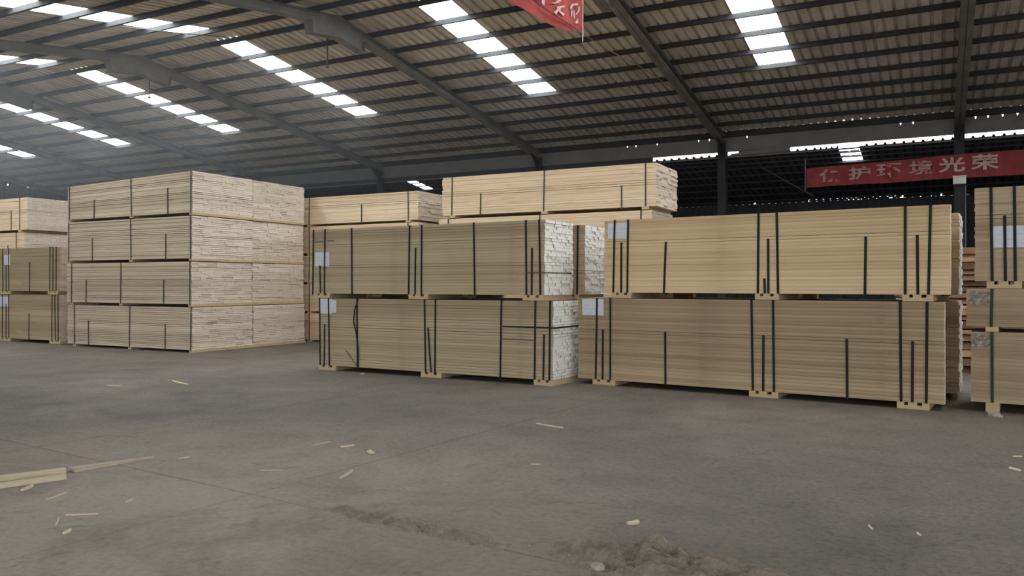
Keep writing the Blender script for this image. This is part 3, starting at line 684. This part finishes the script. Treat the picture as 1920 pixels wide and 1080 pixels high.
chips = [((-5.84, 3.45), (-5.91, 3.57), .030, 'pale leaf-shaped chip just in front of the pale planks', 0), ((-5.45, 3.38), (-5.51, 3.57), .010, 'thin pale splinter lying in front of the planks, longer one', 0),
 ((-4.90, 3.59), (-4.93, 3.67), .010, 'short pale splinter right of the long splinters, by itself', 0), ((-4.93, 3.40), (-4.90, 3.45), .014, 'short dark chip above the flat pale stick', 1),
 ((-4.98, 3.21), (-4.82, 3.33), .012, 'straight pale stick lying crossways at lower left', 0), ((-4.82, 3.05), (-4.96, 3.16), .009, 'small splinter standing end-on below the crossways stick', 0),
 ((-4.61, 2.97), (-4.65, 3.04), .022, 'small flat chip lowest at the left of the floor', 0), ((-10.39, 8.4), (-9.81, 8.2), .05, 'pale board strip on the floor in front of the tall block', 0),
 ((-10.74, 7.56), (-10.5, 7.62), .03, 'dull strip on the floor left of the pale board strip', 1), ((-4.81, 5.72), (-4.75, 5.84), .03, 'flat pale chip mid floor, left of the upright white chip', 0),
 ((-4.50, 5.72), (-4.40, 5.64), .05, 'square white chip mid floor', 0), ((-4.79, 4.71), (-4.63, 4.80), .016, 'grey stick lying level on the mid floor', 1),
 ((-4.04, 4.81), (-4.12, 5.05), .03, 'curved grey shaving right of the level grey stick', 1), ((-3.78, 7.65), (-3.42, 7.55), .03, 'dull thin strip on the open floor in front of the white-ended bundles', 1),
 ((-1.69, 4.73), (-1.65, 4.81), .045, 'small white scrap behind the dirt mound', 0), ((-.38, 5.42), (-.35, 5.33), .012, 'pale splinter on the floor at lower right, larger of two', 0),
 ((-.11, 5.39), (-.09, 5.34), .012, 'pale splinter on the floor at lower right, smaller of two', 0), ((.51, 7.63), (.58, 7.55), .025, 'pale chip near the right edge of the floor', 0),
 ((-5.09, 5.68), (-5.06, 5.86), .02, 'thin grey sliver left of the flat pale chip', 1), ((-5.71, 4.69), (-5.69, 4.79), .02, 'small grey chip beyond the tapered plank', 1),
 ((-2.97, 5.92), (-2.90, 5.95), .015, 'tiny dark chip on the open mid floor', 1), ((-8.43, 10.51), (-8.41, 10.6), .03, 'tiny pale chip just left of the white-ended bundle', 0), ((.58, 8.15), (.65, 8.19), .015, 'fine splinter at the right edge beyond the pale chip', 0)]
for (a, b2, wd, lb, gm) in chips:
    b_ = MB(); L = math.hypot(b2[0] - a[0], b2[1] - a[1]); N = 4; h = min(.012, wd * .5) + .002
    for i in range(N + 1):
        u = L * (i / N - .5); k = .35 + .65 * sin(math.pi * (.12 + .76 * i / N)); c = wd * .5 * (2 * i / N - 1) ** 2 * .6
        b_.v += [(u, -wd / 2 * k + c, 0), (u, wd / 2 * k + c, 0), (u, wd / 2 * k + c, h), (u, -wd / 2 * k + c, h * .8)]
    for i in range(N):
        for s_ in range(4): b_.f.append((4 * i + s_, 4 * i + 4 + s_, 4 * i + 4 + (s_ + 1) % 4, 4 * i + (s_ + 1) % 4))
    b_.f += [(0, 1, 2, 3), (4 * N + 3, 4 * N + 2, 4 * N + 1, 4 * N)]
    b_.t = [rnd.random()] * len(b_.f); b_.mi = [0] * len(b_.f)
    o = b_.build('wood_chip', M['chip_grey' if gm else 'chip'], None, ((a[0] + b2[0]) / 2, (a[1] + b2[1]) / 2, .0005), fix=True)
    o.rotation_euler = (0, 0, math.atan2(b2[1] - a[1], b2[0] - a[0])); tag(o, lb, 'wood chip', 'wood chips scattered on the floor')
# dirt mound over the broken joint, plus rubble along the crack
from mathutils import noise as mn, Vector
def mound(name, x0, x1, y0, y1, hf, label, kind='stuff', nx=120, ny=70):
    b_ = MB()
    for j in range(ny + 1):
        for i in range(nx + 1):
            x = x0 + (x1 - x0) * i / nx; y = y0 + (y1 - y0) * j / ny; b_.v.append((x, y, hf(x, y)))
    for j in range(ny):
        for i in range(nx):
            a = j * (nx + 1) + i; b_.f.append((a, a + 1, a + nx + 2, a + nx + 1))
    b_.t = [.5] * len(b_.f); b_.mi = [0] * len(b_.f); o = b_.build(name, M['dirt'])
    tag(o, label, 'dirt', None, kind); return o
def hf1(x, y):
    r = max(0, 1 - ((x + 1.25) / .75) ** 2 - ((y - 4.12) / .34) ** 2)
    return -.012 + .10 * r ** .8 * (.45 + 1.35 * mn.fractal(Vector((x * 4, y * 4, 3)), 1, 2, 5)) + .02 * r
heap = mound('dirt', -2.15, -.4, 3.7, 4.55, hf1, 'low mound of dry dirt on the floor at the bottom edge')
def hf2(x, y):
    yc = 4.18 - .08 * (x + 3.9) * 1.2 + .05 * mn.noise(Vector((x * 3, 0, 7)))
    r = max(0, 1 - ((y - yc) / .10) ** 2) * max(0, min(1, (x + 3.75) * 2)) * max(0, min(1, (-2.1 - x) * 3))
    return -.006 + .036 * r * (.6 + 1.1 * mn.fractal(Vector((x * 9, y * 9, 1)), 1, 2, 4))
crack = mound('dirt', -3.95, -2.16, 3.75, 4.4, hf2, 'thin ridge of crumbled dirt along the broken floor joint', nx=160, ny=50)
import bmesh
def rubble(n, x0, x1, host):
  b_ = bmesh.new()
  for i in range(n):
    t = rnd.random(); x = x0 + (x1 - x0) * t; y = 4.18 - .09 * (x + 3.9) + rnd.gauss(0, .07); r = rnd.uniform(.003, .009)
    vs = bmesh.ops.create_icosphere(b_, subdivisions=1, radius=r)['verts']
    for v in vs: v.co = Vector((v.co.x * rnd.uniform(.7, 1.3) + x, v.co.y * rnd.uniform(.7, 1.3) + y, v.co.z * .7 + r * .4 + (.02 if x > -1.9 else .004)))
  me = bpy.data.meshes.new('rubble'); b_.to_mesh(me); b_.free(); me.materials.append(M['rock'])
  tag(link('rubble', me, host), kind='stuff')
rubble(55, -3.85, -2.2, crack); rubble(45, -2.1, -.6, heap)
b_ = bmesh.new(); vs = bmesh.ops.create_icosphere(b_, subdivisions=2, radius=.032)['verts']
for v in vs: v.co = Vector((v.co.x * 1.3, v.co.y, v.co.z * .7 + .018)) * (1 + .15 * mn.noise(v.co * 40))
me = bpy.data.meshes.new('stone'); b_.to_mesh(me); b_.free(); me.materials.append(M['rock'])
o = link('stone', me, None, (-1.55, 3.86, .02)); tag(o, 'single pale stone at the left foot of the dirt mound', 'stone')
b_ = MB(); b_.box((-.06, -.09, 0), (.06, .07, .03)); b_.box((-.02, -.13, 0), (.08, -.09, .02)); o = b_.build('wood_block', M['rock'], None, (.57, 10.62, 0)); tag(o, 'grey rubble block on the floor before the right edge bundles', 'block')
